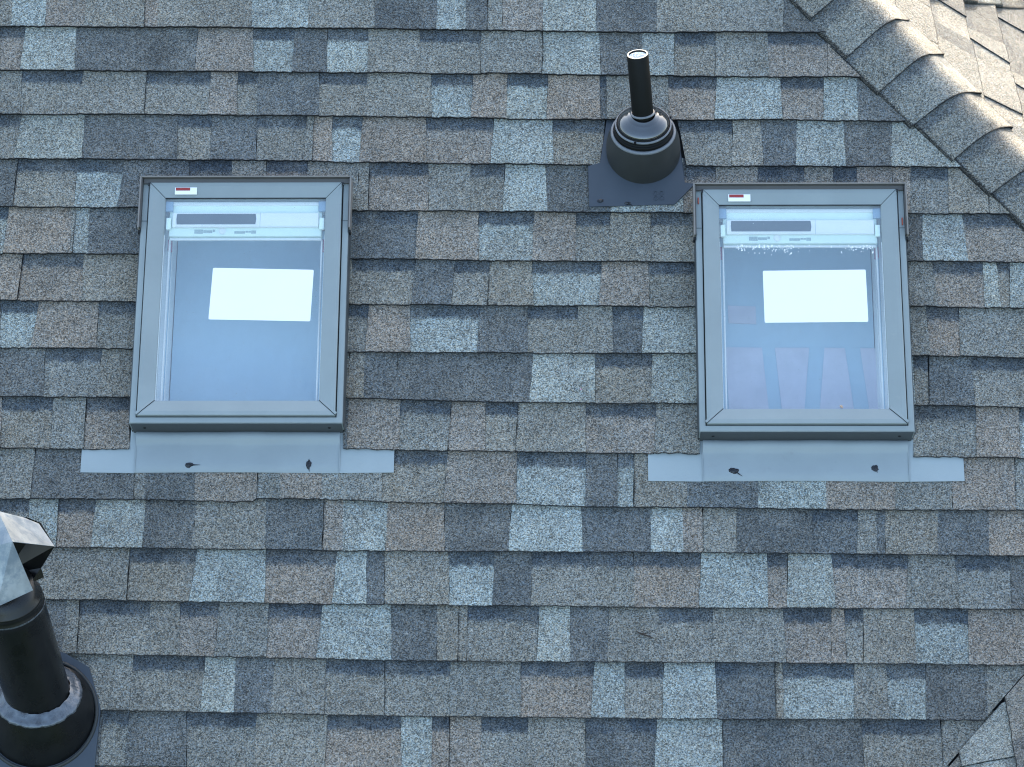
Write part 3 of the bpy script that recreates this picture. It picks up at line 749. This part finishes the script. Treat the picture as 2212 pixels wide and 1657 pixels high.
add_part(sky1, 'paper_sheet', quad_sheet([(-.0884, .3046), (.1926, .2985), (.1975, .4524), (-.0825, .4588)], .0817, .0822), M_PAPER)
add_part(sky2, 'paper_sheet', quad_sheet([(-.106, .3173), (.1775, .3198), (.1759, .4753), (-.1074, .4718)], .0817, .0822), M_PAPER)
for root, spots in ((sky1, [(409, 1004.5, (.030, .0), .010, .008), (667, 1003, (.002, -.022), .007, .013)]),
                    (sky2, [(1585.8, 1017, (.022, -.016), .013, .009), (1890.6, 1012, (.006, -.012), .009, .010)])):
    inv = root.matrix_world.inverted() if False else None
    idx = 0 if root is sky1 else 1
    Mi = (ROOF @ Matrix.Translation((SKYL[idx][0], SKYL[idx][1], 0)) @ Matrix.Rotation(SKY_ROT[idx], 4, 'Z')).inverted()
    for i, (px, py, tl, rx, ry) in enumerate(spots):
        s, t = roofpt(px, py, .014); q = Mi @ W(s, t, .014)
        link('sealant_dab', blob(q.x, q.y, q.z, rx, ry, .003, 40 + i + idx * 7, tl), M_TAR, child(root, 'apron_flashing'))
add_part(sky2, 'orange_tag', box(-.2835, -.2805, .672, .690, FT + .0005, FT + .006), M_ORANGE)
add_part(sky2, 'orange_tag', box(.2805, .2835, .607, .628, FT + .0005, FT + .006), M_ORANGE)
# boards seen inside the second opening
def loc2(px, py, h):
    s, t = roofpt(px, py, h); q = MI2 @ W(s, t, h); return q.x, q.y
MI2 = (ROOF @ Matrix.Translation((SKYL[1][0], SKYL[1][1], 0)) @ Matrix.Rotation(SKY_ROT[1], 4, 'Z')).inverted()
for q in ([(1567, 750), (1646, 751), (1661, 886), (1575, 886)], [(1674, 751), (1748, 751), (1738, 886), (1689, 886)],
          [(1781, 751), (1825, 752), (1845, 886), (1771, 886)], [(1858, 752), (1895, 752), (1905, 886), (1878, 886)],
          [(1572, 660), (1632, 662), (1634, 700), (1574, 698)]):
    bm = bmesh.new(); bm_prism(bm, [loc2(x, y, -.120) for x, y in q][::-1], -.1228, -.120)
    add_part(sky2, 'interior_board', bm, M_LILAC)

# ------------------------------------------------------------------ plumbing vent
def view_axis(px, py, dx, dy, ang):
    """direction that appears along (dx, dy) at a photo pixel and stands at ang to the sight line"""
    v = ray(px, py).normalized(); d = (CR * dx - CU * dy); d = (d - v * d.dot(v)).normalized()
    return d * math.sin(ang) - v * math.cos(ang)
ps, pt = roofpt(1389.5, 333)
vent = empty('plumbing_vent', ROOF @ Matrix.Translation((ps, pt, 0)))
tag(vent, 'black plumbing vent pipe in a rubber boot, standing above the right skylight', 'roof vent')
VI = (ROOF @ Matrix.Translation((ps, pt, 0))).inverted(); VR = VI.to_3x3()
ax_b = (VR @ view_axis(1391, 290, 0.0, -1, R_(46))).normalized()
ax_p = (VR @ view_axis(1380, 190, -11.5, -130, R_(63))).normalized()
fl = [(1312, 250), (1309, 267), (1296, 352), (1270.3, 359.7), (1272.7, 448.4), (1457.2, 443.6), (1500.4, 398.7), (1479, 396), (1476, 360), (1466, 300), (1451, 250)]
pts = []
for x, y in fl:
    s, t = roofpt(x, y, .013); pts.append((s - ps, t - pt))
bm = bmesh.new()
bm_prism(bm, pts[::-1], lambda x, y: .0085 - .02 * max(0, y), lambda x, y: .0195 - .05 * max(0, y + .12) - (.003 if y > .0 else 0))
flange = link('base_flange', bm, M_FLANGE, vent)
ring_c = Vector((0, 0, .006)) + ax_b * .083
# boot: from a circle on the roof up to the tilted ring
bm = bmesh.new()
e1 = Vector((1, 0, 0)); e1 = (e1 - ax_b * e1.dot(ax_b)).normalized(); e2 = ax_b.cross(e1)
seg = 64; loops = []
for v in (0, .02, .08, .3, .55, .8, .95, 1.0):
    lp = []
    for k in range(seg):
        a = 2 * math.pi * k / seg
        rb = .1075 if v < .01 else .1045
        p0 = Vector((rb * math.cos(a), rb * math.sin(a), .006)); p1 = ring_c + (e1 * math.cos(a) + e2 * math.sin(a)) * .0905
        vv = v ** 0.9
        lp.append(bm.verts.new(p0.lerp(p1, vv) + Vector((math.cos(a), math.sin(a), 0)) * (.006 * math.sin(math.pi * v))))
    loops.append(lp)
for a, b in zip(loops, loops[1:]):
    for k in range(seg): bm.faces.new((a[k], a[(k + 1) % seg], b[(k + 1) % seg], b[k]))
boot = link('boot', bm, M_BOOT, vent, smooth=True)
bm = bmesh.new(); bm_lathe(bm, [(.0905, -.003), (.0925, .0), (.0915, .004), (.0885, .006), (.0845, .0065), (.0835, .002)], ring_c, ax_b)
link('boot_rim', bm, M_RINGL, boot, smooth=True)
bm = bmesh.new(); bm_lathe(bm, [(.0845, .001), (.0835, .012), (.0815, .0175), (.0800, .016), (.0805, .026), (.0790, .0285)], ring_c, ax_b)
link('boot_neck', bm, M_ABS, boot, smooth=True)
bm = bmesh.new(); bm_lathe(bm, [(.0790, .0270), (.0800, .0295), (.0790, .0325), (.0755, .0335), (.0750, .0305)], ring_c, ax_b)
link('neck_ring', bm, M_RINGL, boot, smooth=True)
bm = bmesh.new(); bm_lathe(bm, [(.0755, .028), (.0740, .036), (.0715, .0372), (.0705, .034)], ring_c, ax_b)
link('neck_groove', bm, M_ABS, boot, smooth=True)
cb = ring_c + ax_b * .034
bm = bmesh.new(); bm_lathe(bm, [(.0712, 0), (.0715, .004), (.0695, .008), (.0635, .0135), (.0540, .0200), (.0450, .0255), (.0435, .0268), (.0400, .0278), (.0345, .0330), (.0325, .0345), (.0312, .030)], cb, ax_b)
link('storm_collar', bm, M_GLOSS, vent, smooth=True)
for a in (-1.62, .55):    # small catches on the neck ring
    p = ring_c + ax_b * .031 + (e1 * math.cos(a - .25) + e2 * math.sin(a - .25)) * .0800
    bm = bmesh.new(); bm_box(bm, -.003, .003, -.003, .003, -.004, .004, Matrix.Translation(p)); link('catch', bm, M_ABS, boot)
pb = cb + ax_b * .0150
for _ in range(1):
    tgt_s, tgt_t = roofpt(1386, 246, 0)
PL = 0.203
bm = bmesh.new(); bm_lathe(bm, [(.0300, -.05), (.0300, PL - .001), (.0292, PL)], pb, ax_p, 48)
pipe = link('pipe', bm, M_ABS, vent, smooth=True)
bm = bmesh.new(); bm_lathe(bm, [(.0294, PL - .0006), (.0288, PL + .0008), (.0252, PL + .0008), (.0248, PL - .0006)], pb, ax_p, 48)
link('cut_rim', bm, M_CUT, pipe)
bm = bmesh.new(); bm_lathe(bm, [(.0249, PL), (.0249, PL - .006)], pb, ax_p, 48); link('bore', bm, M_ABS, pipe, smooth=True)
bm = bmesh.new(); bm_lathe(bm, [(.0247, PL - .005), (.0247, PL - .06)], pb, ax_p, 48, cap=True); link('lit_bore', bm, M_LITBORE, pipe, smooth=True)  # added sleeve, white in place of light inside the bore
bm = bmesh.new(); bm_lathe(bm, [(.0302, .0175), (.0345, .0185), (.0348, .021), (.0325, .0235), (.0302, .0235)], pb, ax_p, 48); link('seal_lip', bm, M_RINGL, pipe, smooth=True)
for i, (px, py, tl) in enumerate(((1297, 436, (.008, .004)), (1355, 441, (.014, -.006)))):
    s, t = roofpt(px, py, .014); link('sealant_dab', blob(s - ps, t - pt, .0195 - .05 * max(0, t - pt + .12), .009, .005, .004, 60 + i, tl), M_TAR, flange)
bm = bmesh.new()
for px, py in ((1416, 419), (1429, 418.5), (1416.5, 430), (1429.5, 429.5)):
    s, t = roofpt(px, py, .014); bm_lathe(bm, [(.0062, 0), (.0066, .0011), (.005, .0013), (.0046, .0002)], Vector((s - ps, t - pt, .0196 - .05 * max(0, t - pt + .12))), Vector((0, 0, 1)), 14)
link('embossed_mark', bm, M_FLANGE, flange)

# ------------------------------------------------------------------ flue with galvanised cap
qs, qt = roofpt(90, 1548)
FM = ROOF @ Matrix.Translation((qs, qt, 0)); flue = empty('flue_pipe', FM); FI = FM.inverted(); FR3 = FI.to_3x3()
tag(flue, 'thick black flue pipe with bent galvanised cap and silver caulk ring at its foot', 'flue')
ax_f = (FR3 @ view_axis(60, 1420, -.31, -1, R_(50))).normalized()
ax_k = (FR3 @ view_axis(80, 1520, -.13, -1, R_(43))).normalized()
bm = bmesh.new(); bm_prism(bm, [(-.26, -.26), (.150, -.26), (.158, .02), (.12, .13), (.05, .17), (-.26, .17)], .006, .0205)
bm2 = link('base_flange', bm, M_FLANGE, flue)
bm = bmesh.new(); bm_lathe(bm, [(.153, .004), (.155, .015), (.152, .022), (.146, .023), (.144, .012)], Vector((0, 0, .004)), Vector((0, 0, 1)), 64)
link('base_rim', bm, M_BOOT, flue, smooth=True)
rc = Vector((0, 0, .01)) + ax_k * .078
bm = bmesh.new(); e1 = Vector((1, 0, 0)); e1 = (e1 - ax_k * e1.dot(ax_k)).normalized(); e2 = ax_k.cross(e1); loops = []
for v in (0, .1, .35, .65, .9, 1.0):
    lp = []
    for k in range(64):
        a = 2 * math.pi * k / 64
        p0 = Vector((.146 * math.cos(a), .146 * math.sin(a), .012)); p1 = rc + (e1 * math.cos(a) + e2 * math.sin(a)) * .114
        lp.append(bm.verts.new(p0.lerp(p1, v) + Vector((math.cos(a), math.sin(a), 0)) * .008 * math.sin(math.pi * v)))
    loops.append(lp)
for a, b in zip(loops, loops[1:]):
    for k in range(64): bm.faces.new((a[k], a[(k + 1) % 64], b[(k + 1) % 64], b[k]))
fboot = link('boot', bm, M_FLUE, flue, smooth=True)
rj = random.Random(3); tab_j = [[rj.uniform(-1, 1) for _ in range(72)] for _ in range(8)]
def jig(i, a, r, z):
    k = int(a / (2 * math.pi) * 72) % 72
    return r + tab_j[i][k] * .0022, z + tab_j[(i + 3) % 8][k] * .0016
bm = bmesh.new(); bm_lathe(bm, [(.112, -.004), (.1155, .001), (.1135, .006), (.106, .009), (.097, .013), (.090, .020), (.085, .022)], rc, ax_k, 72, jig)
link('caulk_ring', bm, M_CAULK, flue, smooth=True)
FP = rc - ax_f * .04; FL = .430
bm = bmesh.new()
bm_lathe(bm, [(.0845, -.06), (.0845, .05), (.0870, .335), (.0870, .350), (.0885, .353), (.0885, .359), (.0865, .362), (.0865, .374), (.0880, .377), (.0870, .382), (.0760, .392), (.0740, FL)], FP, ax_f, 64, cap=True)
link('flue_tube', bm, M_FLUE, flue, smooth=True)
bm = bmesh.new(); bm_lathe(bm, [(.0890, .3535), (.0896, .356), (.0890, .3585)], FP, ax_f, 64); link('bright_ring', bm, M_CAULK, flue, smooth=True)
for a in range(5):
    ang = a * 1.3 + .3; e1 = ax_f.orthogonal().normalized(); e2 = ax_f.cross(e1)
# galvanised cap: folded sheet with open sides; corners given by their place in the photo and real depth
top_d = (FM @ (FP + ax_f * .335) - CAMPOS).dot(F)
def at_depth(px, py, dd):
    r = ray(px, py); return FI @ (CAMPOS + r * ((top_d + dd) / r.dot(F)))
A_ = at_depth(-4, 1104, -.16); P_ = at_depth(27, 1170, -.24); R1 = at_depth(118, 1180, -.06); R0 = at_depth(84, 1131, -.05); R00 = at_depth(52, 1118, -.08)
Q_ = at_depth(71.5, 1275, -.17); S_ = at_depth(-8, 1312, -.21); S2 = at_depth(-105, 1330, -.11); PL_ = at_depth(-70, 1195, -.17); AL = at_depth(-75, 1122, -.06)
def sheet(faces, th, name, mat, parent):
    bm = bmesh.new()
    for f in faces: bm.faces.new([bm.verts.new(p) for p in f])
    bmesh.ops.remove_doubles(bm, verts=bm.verts[:], dist=1e-5)
    bmesh.ops.recalc_face_normals(bm, faces=bm.faces)
    bmesh.ops.solidify(bm, geom=bm.faces[:], thickness=th)
    return link(name, bm, mat, parent)
caproot = sheet([(A_, P_, R1, R0), (A_, R0, R00), (A_, PL_, P_), (A_, AL, PL_)], .0012, 'cap_hood', M_GALV, flue)
sheet([(P_, Q_, S_), (P_, S_, PL_), (PL_, S_, S2)], .0012, 'cap_skirt', M_GALV, flue)
B0 = at_depth(89, 1227, -.01); B1 = at_depth(95, 1247, .0); B2 = at_depth(66, 1260, -.01); B3 = at_depth(10, 1240, .04); B4 = at_depth(-60, 1180, .0)
off = (FR3 @ F) * .004
sheet([(R1 + off, B0, B3, R0 + off * 8), (B0, B1, B2, B3), (R0 + off * 8, B3, B4, R00 + off * 8)], .0012, 'cap_back', M_FLUE, flue)

# ------------------------------------------------------------------ loose bits
s, t = roofpt(1393, 1371, .012)
bm = bmesh.new()
w = [roofpt(1375, 1364, .014), roofpt(1386, 1370, .014), roofpt(1398, 1374, .014), roofpt(1411, 1379, .014)]
bm_tube(bm, [(a, b, .0145 + .001 * i) for i, (a, b) in enumerate(w)], [.0012, .0022, .0018, .0010])
w2 = [roofpt(1379, 1377, .014), roofpt(1384, 1369, .014), roofpt(1402, 1368, .014)]
bm_tube(bm, [(a, b, .0155) for a, b in w2], [.0008, .0013, .0006])
bm.transform(ROOF)
tag(link('twig', bm, M_TWIG), 'thin dark forked twig lying on the pale shingles in the lower part of the roof', 'twig')
s, t = roofpt(1817.5, 882, .0815)
bm = blob(0, 0, .002, .0055, .0035, .003, 77); bm.transform(ROOF @ Matrix.Translation((s, t + .004, .0815)) @ Matrix.Rotation(-.5, 4, 'Z'))
tag(link('wood_chip', bm, M_WOOD), 'tiny pale wood chip on the lower edge of the right skylight pane', 'wood chip')

# fine dried spatter under the operator housing, seen on the right pane only
def spatter(root, spans, seed):
    r = random.Random(seed); bm = bmesh.new()
    for x0, x1, n in spans:
        for _ in range(n):
            x = r.uniform(x0, x1); y = .549 - abs(r.gauss(0, .010)); a = r.uniform(.0007, .0017); b_ = a * r.uniform(1, 2.2)
            pts = [(x + a * math.cos(k * 1.047), y + b_ * math.sin(k * 1.047)) for k in range(6)]
            bm.faces.new([bm.verts.new((p, q, .0818)) for p, q in pts])
    return link('dried_spatter', bm, M_PAPER, child(root, 'glass_pane'))
tag(spatter(sky2, ((-.18, -.02, 110), (.13, .20, 45), (-.02, .13, 14)), 4), kind='stuff')
s, t = roofpt(1255, 841, .012)
bm = blob(0, 0, 0, .0022, .0020, .0018, 91); bm.transform(ROOF @ Matrix.Translation((s, t, .0125)))
M_FLECK = plain('pink_plastic', (0.65, 0.28, 0.42), 0.5, 0, 0.3, 0.05)
tag(link('plastic_fleck', bm, M_FLECK), 'tiny bright pink fleck lying on a pale shingle between the two skylights', 'fleck')
